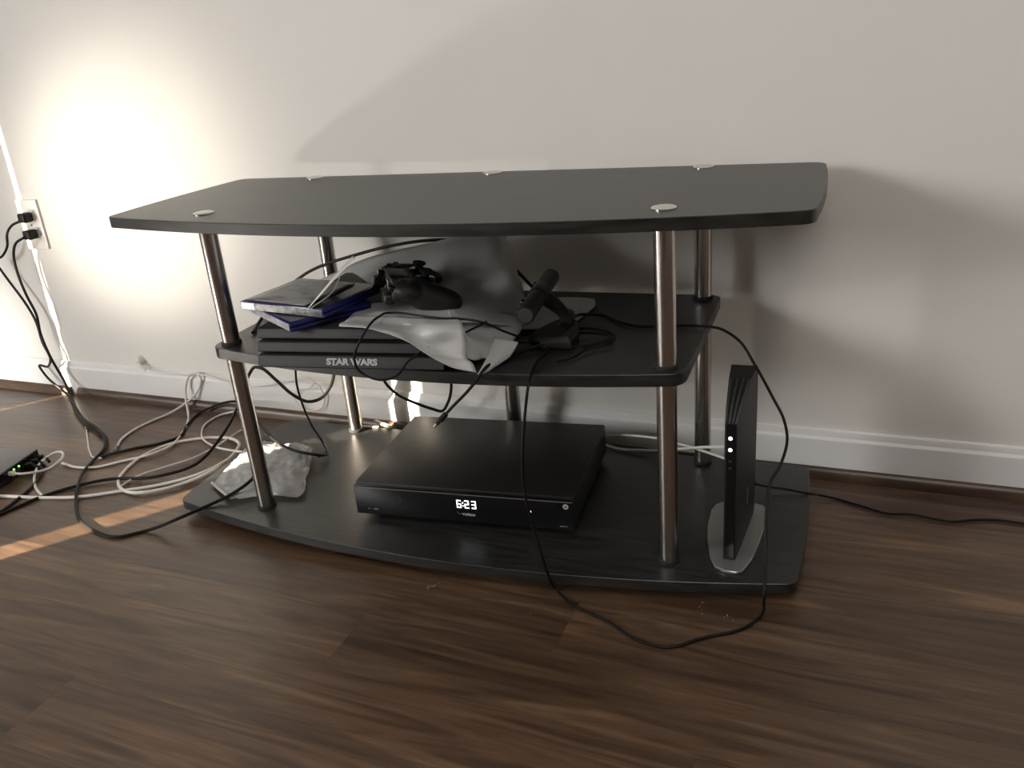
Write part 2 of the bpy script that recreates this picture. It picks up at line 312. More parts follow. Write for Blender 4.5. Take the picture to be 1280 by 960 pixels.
# ------------------------------------------------------------------ positions read off the photograph (metres)
CABLE = {
 'camera_cable': [(0.1922, 0.0574, 0.3281),(0.189, 0.1164, 0.3281),(0.1916, 0.1769, 0.3201),(0.2167, 0.1999, 0.3121),(0.2549, 0.1677, 0.3121),(0.2901, 0.1523, 0.3121),(0.3375, 0.1616, 0.3121),(0.3855, 0.1633, 0.3121),(0.4187, 0.135, 0.3169),(0.4434, 0.12, 0.306),(0.4662, 0.1, 0.2803),(0.494, 0.085, 0.2366),(0.5112, 0.07, 0.2099),(0.5171, 0.06, 0.1865),(0.5108, 0.045, 0.1531),(0.4994, 0.02, 0.1347),(0.4976, -0.01, 0.1057),(0.5017, -0.05, 0.0544),(0.5041, -0.09, 0.0245),(0.4978, -0.0626, -0.031),(0.4796, -0.0921, -0.031),(0.4309, -0.1255, -0.031),(0.3831, -0.1582, -0.031),(0.3496, -0.1536, -0.031),(0.2976, -0.1249, -0.031),(0.237, -0.0991, -0.031),(0.202, -0.0701, -0.031),(0.2027, -0.1, 0.0194),(0.19, -0.1, 0.0785),(0.178, -0.1, 0.1552),(0.1798, -0.1, 0.2056),(0.1843, -0.09, 0.262),(0.1885, -0.08, 0.3005),(0.1823, -0.0331, 0.3121),(0.1799, 0.0309, 0.3121),(0.184, 0.0802, 0.3121)],
 'coil': [(0.1718, 0.0787, 0.3121),(0.1855, 0.1248, 0.3121),(0.2193, 0.1326, 0.3121),(0.2511, 0.1177, 0.3121),(0.2637, 0.0974, 0.3121),(0.2527, 0.0784, 0.3121),(0.2231, 0.0537, 0.3121),(0.1872, 0.0511, 0.3151),(0.1833, 0.0833, 0.3161),(0.2216, 0.1026, 0.3161),(0.2577, 0.0925, 0.3161),(0.2653, 0.0723, 0.3161),(0.242, 0.0514, 0.3151),(0.2247, 0.0076, 0.3121),(0.2068, -0.0109, 0.3121)],
 'charge': [(0.1795, 0.0549, 0.3121),(0.1472, 0.0418, 0.3241),(0.1287, 0.0028, 0.3481),(0.1051, -0.0303, 0.374),(0.0813, -0.0312, 0.377),(0.053, -0.0368, 0.379),(0.0072, -0.0332, 0.381),(-0.0229, -0.0251, 0.381),(-0.0418, -0.02, 0.3787),(-0.03, -0.07, 0.3906),(-0.0258, -0.105, 0.3906),(-0.0356, -0.122, 0.3718),(-0.0447, -0.128, 0.3501),(-0.0447, -0.125, 0.3312),(-0.0319, -0.12, 0.318),(-0.0084, -0.12, 0.3147),(0.0132, -0.116, 0.3228),(0.0252, -0.106, 0.3385),(0.0355, -0.095, 0.3455),(0.0459, -0.082, 0.3506)],
 'usb': [(0.1979, 0.0566, 0.3161),(0.1629, 0.0382, 0.3161),(0.1371, 0.015, 0.3121),(0.123, -0.023, 0.3121),(0.1227, -0.075, 0.3191),(0.1107, -0.085, 0.3021),(0.0915, -0.085, 0.2815),(0.0777, -0.085, 0.2683),(0.0621, -0.085, 0.2522)],
 'stub': [(0.1094, -0.0178, 0.37),(0.1023, -0.0338, 0.368),(0.0733, -0.0199, 0.35),(0.0725, 0.0073, 0.333),(0.0935, 0.0467, 0.3161),(0.1438, 0.0496, 0.3161),(0.177, 0.063, 0.3141)],
 'back_arch': [(-0.3503, 0.0447, 0.3121),(-0.3697, 0.0847, 0.3121),(-0.3796, 0.119, 0.3181),(-0.4373, 0.25, 0.3155),(-0.4062, 0.28, 0.3411),(-0.3494, 0.27, 0.3668),(-0.2758, 0.27, 0.3876),(-0.1888, 0.27, 0.4075),(-0.123, 0.27, 0.4164),(-0.0782, 0.275, 0.4168),(-0.0202, 0.28, 0.4043),(0.0396, 0.28, 0.3662),(0.0711, 0.28, 0.3337),(0.1016, 0.2679, 0.3121),(0.1474, 0.2182, 0.3121)],
 'below_shelf': [(-0.2693, 0.3, 0.1493),(-0.2643, 0.3, 0.1238),(-0.2453, 0.31, 0.0931),(-0.2118, 0.32, 0.0718),(-0.1826, 0.33, 0.0573),(-0.1642, 0.335, 0.0512),(-0.1474, 0.335, 0.0719),(-0.1363, 0.335, 0.1058),(-0.1347, 0.335, 0.1333)],
 'power_long': [(-0.932, -0.1572, -0.031),(-0.9134, -0.1029, -0.031),(-0.8823, -0.0176, -0.031),(-0.8053, 0.0536, -0.028),(-0.6895, 0.0878, -0.024),(-0.6332, 0.1327, -0.014),(-0.619, 0.2, 0.013),(-0.5902, 0.24, 0.0709),(-0.5772, 0.26, 0.1107),(-0.5639, 0.27, 0.1382),(-0.5511, 0.27, 0.1497),(-0.5353, 0.27, 0.1489),(-0.5032, 0.27, 0.1241),(-0.4667, 0.27, 0.0925),(-0.4417, 0.28, 0.0756),(-0.416, 0.29, 0.0804),(-0.3971, 0.3, 0.1009),(-0.3824, 0.3, 0.1285),(-0.3746, 0.3, 0.15)],
 'thin_drop': [(-0.3185, 0.1, 0.2358),(-0.3386, 0.12, 0.1879),(-0.3568, 0.15, 0.1286),(-0.3665, 0.18, 0.0703),(-0.3721, 0.2109, 0.02),(-0.3539, 0.1913, 0.012),(-0.3559, 0.1769, 0.012),(-0.3662, 0.1797, 0.006)],
 'plug_a': [(-1.2755, 0.4161, 0.426),(-1.2944, 0.4118, 0.4193),(-1.3234, 0.413, 0.3976),(-1.3442, 0.4188, 0.3645),(-1.3723, 0.4198, 0.3399),(-1.405, 0.4211, 0.325),(-1.3958, 0.4207, 0.3067),(-1.3722, 0.4198, 0.2681),(-1.3402, 0.4186, 0.2149),(-1.3251, 0.418, 0.1753),(-1.3239, 0.418, 0.1151),(-1.3143, 0.4176, 0.0675),(-1.3306, 0.4182, 0.0486),(-1.3629, 0.4195, 0.0485),(-1.3521, 0.4191, 0.0246),(-1.2948, 0.4168, -0.0227),(-1.1863, 0.3429, -0.014),(-1.1113, 0.2966, -0.026),(-1.0273, 0.2577, -0.028),(-0.9619, 0.2187, -0.028),(-0.9253, 0.1809, -0.03),(-0.9024, 0.1462, -0.03),(-0.8892, 0.1605, -0.03),(-0.8558, 0.1966, -0.031),(-0.8168, 0.2282, -0.031),(-0.7958, 0.2609, -0.031),(-0.8223, 0.3243, -0.031),(-0.8372, 0.3875, -0.03),(-0.7799, 0.397, -0.0068),(-0.7063, 0.3742, 0.0148),(-0.6286, 0.3212, 0.0263),(-0.5559, 0.2547, 0.03),(-0.5016, 0.2099, 0.03),(-0.4407, 0.1699, 0.03),(-0.3766, 0.1514, 0.028),(-0.3482, 0.1666, 0.018),(-0.3515, 0.1891, 0.008)],
 'plug_b': [(-1.269, 0.4109, 0.3883),(-1.2962, 0.4069, 0.3755),(-1.3167, 0.4077, 0.3475),(-1.3229, 0.4079, 0.3072),(-1.3159, 0.4077, 0.2439),(-1.3016, 0.4071, 0.1966),(-1.3141, 0.4126, 0.1391),(-1.304, 0.4122, 0.0789),(-1.2806, 0.4113, 0.0143),(-1.2268, 0.3764, -0.014),(-1.1612, 0.3262, -0.022),(-1.0786, 0.2753, -0.024),(-1.0153, 0.2471, -0.024),(-0.9516, 0.2041, -0.026),(-0.9127, 0.1556, -0.026),(-0.9054, 0.1172, -0.031),(-0.8731, 0.0635, -0.026),(-0.8314, 0.0107, -0.026),(-0.784, -0.0404, -0.031),(-0.7303, -0.0822, -0.031),(-0.6713, -0.1056, -0.031),(-0.6076, -0.1126, -0.031),(-0.5736, -0.0857, -0.031),(-0.4882, -0.0686, 0.002),(-0.4649, -0.0273, 0.004),(-0.4403, -0.0039, 0.012),(-0.4177, 0.0122, 0.024),(-0.4126, 0.0303, 0.028),(-0.4236, 0.0623, 0.028)],
 'white_coil': [(-1.0352, -0.0575, -0.031),(-0.9818, -0.0458, -0.031),(-0.8881, -0.0318, -0.031),(-0.8048, -0.0104, -0.031),(-0.738, 0.0267, -0.031),(-0.6731, 0.067, -0.031),(-0.6077, 0.1114, -0.022),(-0.5846, 0.1719, -0.018),(-0.5994, 0.2286, -0.018),(-0.6388, 0.2645, -0.024),(-0.6883, 0.2816, -0.031),(-0.7389, 0.2678, -0.031),(-0.7916, 0.2251, -0.031),(-0.8094, 0.1707, -0.031),(-0.8003, 0.1095, -0.031),(-0.7734, 0.0591, -0.031),(-0.7381, 0.0332, -0.031),(-0.6941, 0.0244, -0.028),(-0.6535, 0.0461, -0.028),(-0.6154, 0.0834, -0.026),(-0.5889, 0.1184, -0.02),(-0.5924, 0.1748, -0.024),(-0.6008, 0.2175, -0.024),(-0.6113, 0.2423, -0.024)],
 'white_loop': [(-0.9053, 0.1908, -0.031),(-0.9267, 0.2275, -0.031),(-0.9356, 0.2769, -0.031),(-0.929, 0.327, -0.031),(-0.9099, 0.3747, -0.028),(-0.8731, 0.4046, -0.0046),(-0.846, 0.4136, 0.0249),(-0.8354, 0.4142, 0.0482),(-0.8463, 0.4146, 0.0617),(-0.8641, 0.4143, 0.0566),(-0.8789, 0.4108, 0.0364),(-0.8845, 0.4031, 0.0016),(-0.8718, 0.386, -0.03),(-0.8256, 0.3281, -0.031),(-0.7961, 0.2692, -0.031),(-0.7766, 0.214, -0.028),(-0.7948, 0.1677, -0.028),(-0.8351, 0.139, -0.031),(-0.8757, 0.1012, -0.031),(-0.922, 0.0916, -0.031),(-0.97, 0.1003, -0.031)],
 'white_thin': [(-0.7513, 0.0451, -0.03),(-0.7459, 0.0799, -0.028),(-0.7162, 0.1283, -0.028),(-0.6845, 0.1769, -0.029),(-0.6709, 0.2329, -0.029),(-0.6663, 0.2878, -0.028),(-0.6694, 0.3311, -0.031),(-0.6648, 0.3665, -0.031)],
 'white_hook': [(-0.727, 0.399, -0.0201),(-0.7778, 0.3864, -0.031),(-0.7806, 0.3408, -0.031),(-0.7557, 0.2937, -0.031),(-0.7138, 0.2542, -0.028),(-0.6687, 0.2312, -0.026),(-0.5936, 0.1987, -0.012),(-0.538, 0.1705, 0.004)],
 'baseboard_cable': [(-1.006, 0.4137, 0.0713),(-0.9951, 0.4153, 0.0629),(-0.9585, 0.4159, 0.0543),(-0.8971, 0.4155, 0.0541),(-0.834, 0.4131, 0.0589),(-0.7744, 0.4088, 0.0501),(-0.7179, 0.4066, 0.0406),(-0.6473, 0.4039, 0.0464),(-0.5761, 0.4012, 0.0641),(-0.5134, 0.3988, 0.0729),(-0.4948, 0.3981, 0.0591),(-0.4833, 0.3976, 0.031),(-0.4942, 0.398, 0.0085),(-0.519, 0.397, -0.0028),(-0.5525, 0.3983, 0.0039),(-0.5658, 0.3988, 0.0245),(-0.5551, 0.3984, 0.0432),(-0.5144, 0.3948, 0.0552),(-0.4985, 0.3942, 0.07)],
 'switch_cable': [(-1.0083, 0.0165, -0.016),(-0.9863, 0.0211, -0.016),(-0.9734, 0.0384, -0.02),(-0.9628, 0.0588, -0.022),(-0.9625, 0.0843, -0.02),(-0.9677, 0.1056, -0.016),(-0.9844, 0.1175, -0.014),(-1.0065, 0.1171, -0.018),(-1.0107, 0.0897, -0.022),(-0.9922, 0.053, -0.026),(-0.9609, 0.0193, -0.031),(-0.9247, -0.007, -0.031),(-0.8887, -0.0255, -0.031)],
 'switch_black': [(-1.0118, 0.063, -0.018),(-0.9858, 0.0616, -0.026),(-0.9703, 0.0419, -0.031),(-0.9476, 0.0016, -0.031),(-0.931, -0.0477, -0.031),(-0.922, -0.0958, -0.031),(-0.9214, -0.1315, -0.031)],
 'white_small': [(-1.0589, 0.2537, -0.031),(-0.9999, 0.2008, -0.031),(-0.9547, 0.1612, -0.031),(-0.9169, 0.1376, -0.031),(-0.8967, 0.1379, -0.031)],
 'eth_a': [(0.1783, 0.3, 0.0437),(0.2207, 0.3, 0.0492),(0.2746, 0.29, 0.0542),(0.3301, 0.26, 0.0614),(0.3774, 0.22, 0.0722),(0.4266, 0.16, 0.0916)],
 'eth_b': [(0.1669, 0.3369, 0.008),(0.2044, 0.3298, 0.005),(0.2591, 0.3239, 0.01),(0.3337, 0.24, 0.0624),(0.3804, 0.2, 0.0899),(0.4263, 0.16, 0.1156)],
 'right_wire': [(0.4616, 0.2192, 0.02),(0.4789, 0.2292, 0.012),(0.513, 0.2364, 0.006),(0.5321, 0.2341, 0.005),(0.5471, 0.2409, 0.0),(0.563, 0.278, -0.022),(0.5823, 0.2881, -0.03),(0.6266, 0.2726, -0.031),(0.6691, 0.256, -0.031),(0.705, 0.2615, -0.031),(0.734, 0.2555, -0.031),(0.7625, 0.2521, -0.031),(0.792, 0.2637, -0.031),(0.8266, 0.2716, -0.031),(0.8758, 0.2682, -0.031),(0.929, 0.2663, -0.031)],
}
SHEET = {
 'bag': [[(-0.3586, 0.262, 0.3392),(-0.292, 0.262, 0.3666),(-0.2018, 0.26, 0.3952),(-0.116, 0.255, 0.4143),(-0.0349, 0.25, 0.4298),(0.0277, 0.25, 0.4339),(0.052, 0.25, 0.4147)], [(-0.2791, 0.2, 0.3436),(-0.2164, 0.19, 0.3655),(-0.1508, 0.19, 0.3781),(-0.0796, 0.19, 0.3932),(0.0021, 0.185, 0.405),(0.0609, 0.18, 0.4069),(0.0863, 0.18, 0.3807)], [(-0.1814, 0.1, 0.3561),(-0.1406, 0.11, 0.3624),(-0.0876, 0.11, 0.3692),(-0.0264, 0.12, 0.3784),(0.0419, 0.12, 0.3902),(0.0959, 0.12, 0.3912),(0.1176, 0.12, 0.366)], [(-0.114, 0.0022, 0.373),(-0.0727, 0.0032, 0.374),(-0.0238, 0.0003, 0.374),(0.0272, 0.0093, 0.374),(0.0484, 0.0371, 0.372),(0.0781, 0.0699, 0.36),(0.1154, 0.1191, 0.335)], [(-0.1024, -0.0384, 0.374),(-0.0578, -0.041, 0.374),(0.0015, -0.0546, 0.3735),(0.0498, -0.0586, 0.372),(0.0725, -0.035, 0.372),(0.09, 0.0027, 0.36),(0.1186, 0.0798, 0.33)]],
 'bag_lip': [[(-0.1029, -0.0279, 0.3755),(-0.0561, -0.0267, 0.3755),(-0.0086, -0.0291, 0.3755),(0.0359, -0.028, 0.3755),(0.0676, -0.0173, 0.3755)], [(-0.0985, -0.0537, 0.3755),(-0.047, -0.0553, 0.3755),(0.0049, -0.0612, 0.3735),(0.0602, -0.0801, 0.374),(0.0922, -0.0604, 0.372)], [(-0.086, -0.088, 0.3826),(-0.0332, -0.092, 0.3825),(0.0124, -0.088, 0.3736),(0.0515, -0.08, 0.3537),(0.0981, -0.07, 0.3546)], [(-0.0848, -0.092, 0.3828),(-0.0309, -0.098, 0.3834),(0.0135, -0.097, 0.3744),(0.0494, -0.09, 0.3479),(0.1004, -0.077, 0.3374)], [(-0.0837, -0.094, 0.3823),(-0.0305, -0.101, 0.3833),(0.0135, -0.102, 0.3738),(0.0642, -0.097, 0.3431),(0.1094, -0.08, 0.332)], [(-0.0832, -0.095, 0.3815),(-0.0295, -0.103, 0.3829),(0.0225, -0.104, 0.3692),(0.0843, -0.099, 0.3321),(0.1168, -0.084, 0.3187)]],
 'bag_in': [[(0.0355, 0.014, 0.374),(0.0487, 0.0364, 0.371),(0.077, 0.072, 0.358),(0.1192, 0.1124, 0.336)], [(0.0656, -0.0364, 0.371),(0.0769, -0.0191, 0.362),(0.0916, 0.0326, 0.345),(0.1267, 0.0716, 0.328)], [(0.0875, -0.0575, 0.352),(0.0895, -0.0362, 0.342),(0.1012, -0.0014, 0.33),(0.1216, 0.0275, 0.318)], [(0.094, -0.0614, 0.33),(0.1, -0.0537, 0.325),(0.1036, -0.0232, 0.316),(0.1169, -0.0075, 0.312)]],
 'standing_leaf': [[(-0.1444, -0.0775, 0.3988),(-0.1326, -0.062, 0.4124),(-0.1165, -0.05, 0.4297),(-0.0965, -0.042, 0.4481),(-0.0776, -0.035, 0.4653)], [(-0.1461, -0.0739, 0.3988),(-0.1475, -0.04, 0.4078),(-0.1404, -0.015, 0.4216),(-0.1313, 0.01, 0.4358),(-0.1203, 0.03, 0.4499)], [(-0.1478, -0.0703, 0.3988),(-0.1613, -0.02, 0.4026),(-0.1611, 0.015, 0.4138),(-0.1586, 0.05, 0.4259),(-0.1571, 0.085, 0.4361)]],
 'second_leaf': [[(-0.1416, -0.0735, 0.3988),(-0.1311, -0.06, 0.4058),(-0.121, -0.05, 0.4127),(-0.1128, -0.045, 0.4223),(-0.1051, -0.04, 0.4366)], [(-0.1439, -0.0699, 0.3988),(-0.1378, -0.05, 0.4037),(-0.1344, -0.03, 0.4076),(-0.1367, -0.01, 0.4127),(-0.1319, 0.0, 0.4261)], [(-0.1451, -0.0681, 0.3988),(-0.1447, -0.04, 0.4011),(-0.1478, -0.01, 0.4025),(-0.1574, 0.02, 0.4041),(-0.1556, 0.035, 0.4165)]],
 'bag_flap': [[(0.1095, 0.0024, 0.3401),(0.1288, 0.0001, 0.3381),(0.1471, 0.0028, 0.3331)], [(0.113, -0.028, 0.3281),(0.1307, -0.0332, 0.3261),(0.1418, -0.0124, 0.3201)], [(0.1156, -0.0574, 0.3201),(0.127, -0.0557, 0.3201),(0.1352, -0.0405, 0.3171)], [(0.1153, -0.0785, 0.3141),(0.122, -0.0745, 0.3141),(0.1264, -0.0618, 0.3141)]],
 'bag_sheet': [[(0.0316, 0.2807, 0.3121),(0.103, 0.2901, 0.3111),(0.1661, 0.2932, 0.3111),(0.1805, 0.2875, 0.3111)], [(0.0534, 0.2222, 0.3121),(0.1219, 0.232, 0.3111),(0.182, 0.2467, 0.3111),(0.1917, 0.2521, 0.3111)], [(0.0783, 0.1564, 0.3161),(0.1394, 0.1781, 0.3111),(0.1841, 0.1871, 0.3111),(0.1891, 0.2169, 0.3111)], [(0.1029, 0.0918, 0.3201),(0.1429, 0.1265, 0.3111),(0.1748, 0.1341, 0.3111),(0.177, 0.1659, 0.3111)]],
 'zip': [[(-0.5101, 0.038, 0.004),(-0.5255, 0.1163, 0.006),(-0.5343, 0.1669, 0.008),(-0.5309, 0.1969, 0.008),(-0.5202, 0.2144, 0.006)], [(-0.485, 0.0212, 0.006),(-0.4768, 0.0787, 0.01),(-0.4712, 0.1285, 0.016),(-0.4564, 0.1696, 0.018),(-0.4665, 0.2014, 0.012)], [(-0.4639, 0.0106, 0.006),(-0.4303, 0.0466, 0.012),(-0.414, 0.0962, 0.018),(-0.4033, 0.1511, 0.022),(-0.4136, 0.1915, 0.022)], [(-0.4448, -0.0001, 0.006),(-0.3934, 0.0283, 0.013),(-0.3681, 0.0612, 0.018),(-0.3647, 0.1194, 0.018),(-0.379, 0.1809, 0.02)], [(-0.4302, 0.0054, 0.003),(-0.3682, 0.0272, 0.005),(-0.3117, 0.0325, 0.004),(-0.3407, 0.0955, 0.006),(-0.3877, 0.1929, 0.006)]],
}
CRUMBS = [(-0.2419, -0.0405, -0.034),(-0.1516, -0.0466, -0.034),(0.0154, -0.1102, -0.034),(0.4165, -0.0684, -0.034),(-0.3236, -0.112, -0.034),(0.3505, -0.0227, -0.034),(0.4509, -0.0688, -0.034),(0.4685, -0.0787, -0.034),(0.4164, -0.0534, -0.034),(0.017, -0.0992, -0.034),(-0.2964, -0.0274, -0.034),(-0.3476, -0.1851, -0.034),(0.19, -0.1319, -0.034)]
SLIT1, SLIT2, SLIT_TOP = -3.5008, -4.8069, 1.9841
CTL_LOC, CTL_ROT = (-.046, .058, .4030), (R(11), R(0), R(127))

FL = -0.034            # floor
ZT, ZM = 0.5237, 0.3081  # top faces of the top and middle shelves (bottom shelf: 0)
RA = math.atan(-0.0385); ROOM = Matrix.Translation((0, 0.397, 0)) @ Matrix.Rotation(RA, 4, 'Z')
def room(o): o.matrix_world = ROOM; return o
def room_pt(u, v, z): return ROOM @ Vector((u, v, z))

# ------------------------------------------------------------------ the room
def struct(name, bm, m, smooth=False):
    o = obj(name, bm, m, smooth=smooth); room(o); return tag(o, kind='structure')
struct('wall_back', box(BM(), (-4.1, 0, FL-.1), (2.7, .1, 2.45)), M['wall'])
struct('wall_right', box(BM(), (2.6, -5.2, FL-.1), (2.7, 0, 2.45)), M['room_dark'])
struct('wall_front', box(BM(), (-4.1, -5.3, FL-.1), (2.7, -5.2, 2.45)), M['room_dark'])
struct('ceiling', box(BM(), (-4.1, -5.3, 2.45), (2.7, .1, 2.55)), M['ceiling'])
# left wall: out of view, two tall slits shaped to throw the sun streaks
bm = BM()
def wall_piece(v0b, v0t, v1b, v1t, z0, z1):
    P = [(-4.0, v0b, z0), (-4.0, v1b, z0), (-4.0, v1t, z1), (-4.0, v0t, z1)]
    a = [bm.verts.new(p) for p in P]; b = [bm.verts.new((p[0]-.012, p[1], p[2])) for p in P]
    bm.faces.new(a); bm.faces.new(b[::-1])
    for i in range(4): bm.faces.new((a[i], b[i], b[(i+1) % 4], a[(i+1) % 4]))
S1 = SLIT1; S2 = SLIT2
wall_piece(S1+.045, S1+.010, 0, 0, FL-.1, SLIT_TOP)
wall_piece(S2+.048, S2+.048, S1-.012, S1-.012, FL-.1, SLIT_TOP)
wall_piece(-5.2, -5.2, S2-.048, S2-.048, FL-.1, SLIT_TOP)
wall_piece(-5.2, -5.2, 0, 0, SLIT_TOP, 2.45)
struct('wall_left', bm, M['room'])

# skirting board with a moulded top edge, and the brown shoe moulding in two lengths
def run(name, prof, u0, u1, m):
    bm = BM()
    a = [bm.verts.new((u0, p[0], p[1])) for p in prof]; b = [bm.verts.new((u1, p[0], p[1])) for p in prof]
    bm.faces.new(a); bm.faces.new(b[::-1]); n = len(prof)
    for i in range(n): bm.faces.new((a[i], a[(i+1) % n], b[(i+1) % n], b[i]))
    o = obj(name, bm, m, angle=25); room(o); return tag(o, kind='structure')
BBT = .057
run('baseboard_back', [(0, FL), (-.010, FL), (-.011, BBT-.022), (-.0105, BBT-.017), (-.007, BBT-.012), (-.0065, BBT-.008), (-.005, BBT-.002), (-.003, BBT), (0, BBT)], -4.0, 2.6, M['white_trim'])
quarter = [(-.0095, FL)]+[(-.0095-.0125*math.cos(R(a)), FL+.0215*math.sin(R(a))) for a in (0, 20, 40, 60, 78, 90)]
run('trim_1', quarter, -4.0, -1.292, M['wood'])
run('trim_2', quarter, -1.266, 2.6, M['wood'])

# floor: joint-coloured base and one mesh per plank
floor = struct('floor', box(BM(), (-4.1, -5.3, FL-.1), (2.7, .0, FL-.0012)), M['wood_dark'])
PL, PW = 1.21, .122
def plank_mesh(L, W):
    bm = BM(); g = .00015; c = .0004
    prism(bm, [(g, g), (L-g, g), (L-g, W-g), (g, W-g)], [(-.0011, 0), (0, 0)])
    return bm
first = None
rows = range(-21, 6)
offs = {}
for k in rows:
    o_ = random.uniform(0, PL)
    if k == 0: o_ = .263
    if k == -3: o_ = -.357
    u = o_-PL*math.ceil((o_+2.4)/PL)
    v = -.589+PW*k
    if v < -2.95: continue
    while u < 2.6:
        if u+PL > -2.4:
            if first is None:
                first = obj('plank', plank_mesh(PL, PW), M['wood'], floor, smooth=False); p = first
            else:
                p = first.copy(); C.objects.link(p); p.name = 'plank'
            u0 = max(u, -2.4); u1 = min(u+PL, 2.6); v1 = min(v+PW, 0)
            p.location = (u0, v, FL); p.scale = ((u1-u0)/PL, (v1-v)/PW, 1)
        u += PL

# ------------------------------------------------------------------ the stand
PB, PD, PR = .3600, .3177, .0142
POLES = [(-PB, 0), (PB, 0), (-PB, PD), (0.0, PD), (PB, PD)]
def arc_outline(half, front_c, sag, back, rf, rb, bulge=0.0):
    """straight back, bowed front, rounded corners"""
    pts = []
    def yfront(x): return front_c+sag*(x/half)**2
    n = 28
    xs = [-half+rf+(2*half-2*rf)*i/n for i in range(n+1)]
    front = [(x, yfront(x)) for x in xs]
    yc = yfront(half)
    pts += front
    def corner(cx, cy, a0, a1, r, k=6):
        return [(cx+r*math.cos(R(a0+(a1-a0)*i/k)), cy+r*math.sin(R(a0+(a1-a0)*i/k))) for i in range(1, k+1)]
    yr = yfront(half-rf)+rf
    pts += corner(half-rf, yr, -80, 0, rf)
    for i in range(1, 6):
        t = i/6; y = yr+(back-rb-yr)*t; pts.append((half+bulge*4*t*(1-t), y))
    pts += corner(half-rb, back-rb, -0, 90, rb)
    pts += corner(-half+rb, back-rb, 90, 180, rb)
    for i in range(1, 6):
        t = i/6; y = back-rb+(yr-back+rb)*t; pts.append((-half-bulge*4*t*(1-t), y))
    pts += corner(-half+rf, yr, 180, 260, rf, 6)
    out = [pts[0]]
    for p in pts[1:]:
        if (Vector(p)-Vector(out[-1])).length > 1e-4: out.append(p)
    return out
stand = thing('tv_stand', 'black three-tier television stand with five steel poles against the white wall', 'tv stand', (0, .15, FL))
def sp(o): o.location = (0, -.15, -FL); return o
def slab(name, outline, z, t):
    return sp(obj(name, prism(BM(), outline, [(z-t, .0008), (z-t+.0008, 0), (z-.0008, 0), (z, .0008)]), M['black_wood'], stand, angle=30))
big = arc_outline(.543, -.086, .068, .338, .022, .022, .006)
slab('top_shelf', big, ZT, .017)
slab('bottom_shelf', big, 0.0, .017)
slab('middle_shelf', arc_outline(.388, -.064, .044, .339, .026, .018), ZM, .018)
for i, (x, y) in enumerate(POLES):
    for z0, z1 in ((0, ZM-.018), (ZM, ZT-.017)):
        bm = lathe(BM(), (x, y, z0+.0045), (x, y, z1), [(0, PR), (1, PR)], 32)
        p = sp(obj('pole', bm, M['steel'], stand))
        bm = lathe(BM(), (x, y, z0), (x, y, z0+.006), [(0, PR+.0022), (.75, PR+.0022), (1, PR+.0005)], 32)
        obj('collar', bm, M['rubber'], p)
    bm = lathe(BM(), (x, y, ZT), (x, y, ZT+.004), [(0, .0165), (.35, .0165), (.7, .0145), (.92, .009), (1, .002)], 28)
    sp(obj('pole_cap', bm, M['chrome'], stand))
    bm = lathe(BM(), (x, y, FL), (x, y, -.017), [(0, .016), (.2, .018), (1, .018)], 24)
    sp(obj('foot', bm, M['rubber'], stand))

# ------------------------------------------------------------------ set-top box
stb = thing('set_top_box', 'black set-top box with lit clock 6:23 on the bottom shelf', 'set-top box', (-.1715, .0, 0), (0, 0, R(4.2)))
W_, D_, H0, H1 = .3785, .273, .011, .068
box(bm := BM(), (0, .006, H0+.001), (W_, D_, H1), .003, 2); obj('case', bm, M['black_plastic'], stb)
bm = BM(); box(bm, (0, -.002, H0), (W_, .0055, H1-.003), .0015, 2); fp = obj('front_panel', bm, M['gloss_black'], stb)
bm = BM(); box(bm, (.001, -.0026, H1-.0062), (W_-.001, -.0016, H1-.0052)); obj('trim_line', bm, M['logo_dim'], stb)
for x, y in ((.03, .03), (W_-.03, .03), (.03, D_-.03), (W_-.03, D_-.03)):
    obj('foot', lathe(BM(), (x, y, 0), (x, y, H0+.002), [(0, .011), (1, .013)], 20), M['rubber'], stb)
for k in range(9):
    bm = BM(); box(bm, (W_-.0008, .06+k*.021, .026), (W_+.0004, .074+k*.021, .030)); obj('vent_slot', bm, M['slot'], stb)
# seven-segment clock, each digit one lit mesh
def digit(segs, x, z, w=.0078, h=.0145, t=.0019):
    bm = BM(); y0, y1 = -.0026, -.0018; g = .0002
    D = {'a': ((0, h-t), (w, h)), 'g': ((0, h/2-t/2), (w, h/2+t/2)), 'd': ((0, 0), (w, t)),
         'f': ((0, h/2), (t, h)), 'b': ((w-t, h/2), (w, h)), 'e': ((0, 0), (t, h/2)), 'c': ((w-t, 0), (w, h/2))}
    for s in segs:
        (a, b), (c, d) = D[s]; box(bm, (x+a, y0, z+b), (x+c, y1, z+d), .0006, 2)
    return bm
CX, CZ = .184, .0375
obj('clock_digit', digit('afgedc', CX, CZ), M['digit'], stb)
obj('clock_digit', digit('abged', CX+.0135, CZ), M['digit'], stb)
obj('clock_digit', digit('abgcd', CX+.0255, CZ), M['digit'], stb)
bm = BM()
for z in (CZ+.0042, CZ+.0098): box(bm, (CX+.0095, -.0026, z-.0011), (CX+.0117, -.0018, z+.0011), .0004)
obj('clock_colon', bm, M['digit'], stb)
FRONT = Matrix.Rotation(R(90), 4, 'X')     # text plane facing -y
bm = BM()
tube(bm, [(.1835, -.0023, .030), (.1865, -.0023, .0255), (.196, -.0023, .0285)], .0004, 5, 1, False); obj('check_mark', bm, M['logo_dim'], stb)
text_mesh('maker_logo', 'verizon', .0072, M['logo_grey'], stb, Matrix.Translation((.2035, -.0021, .0262)) @ FRONT, offset=.0002)
obj('power_light', lathe(BM(), (.3075, -.0032, .0405), (.3075, -.0015, .0405), [(0, .0012), (.4, .0021), (1, .0021)], 16), M['led_white'], stb)
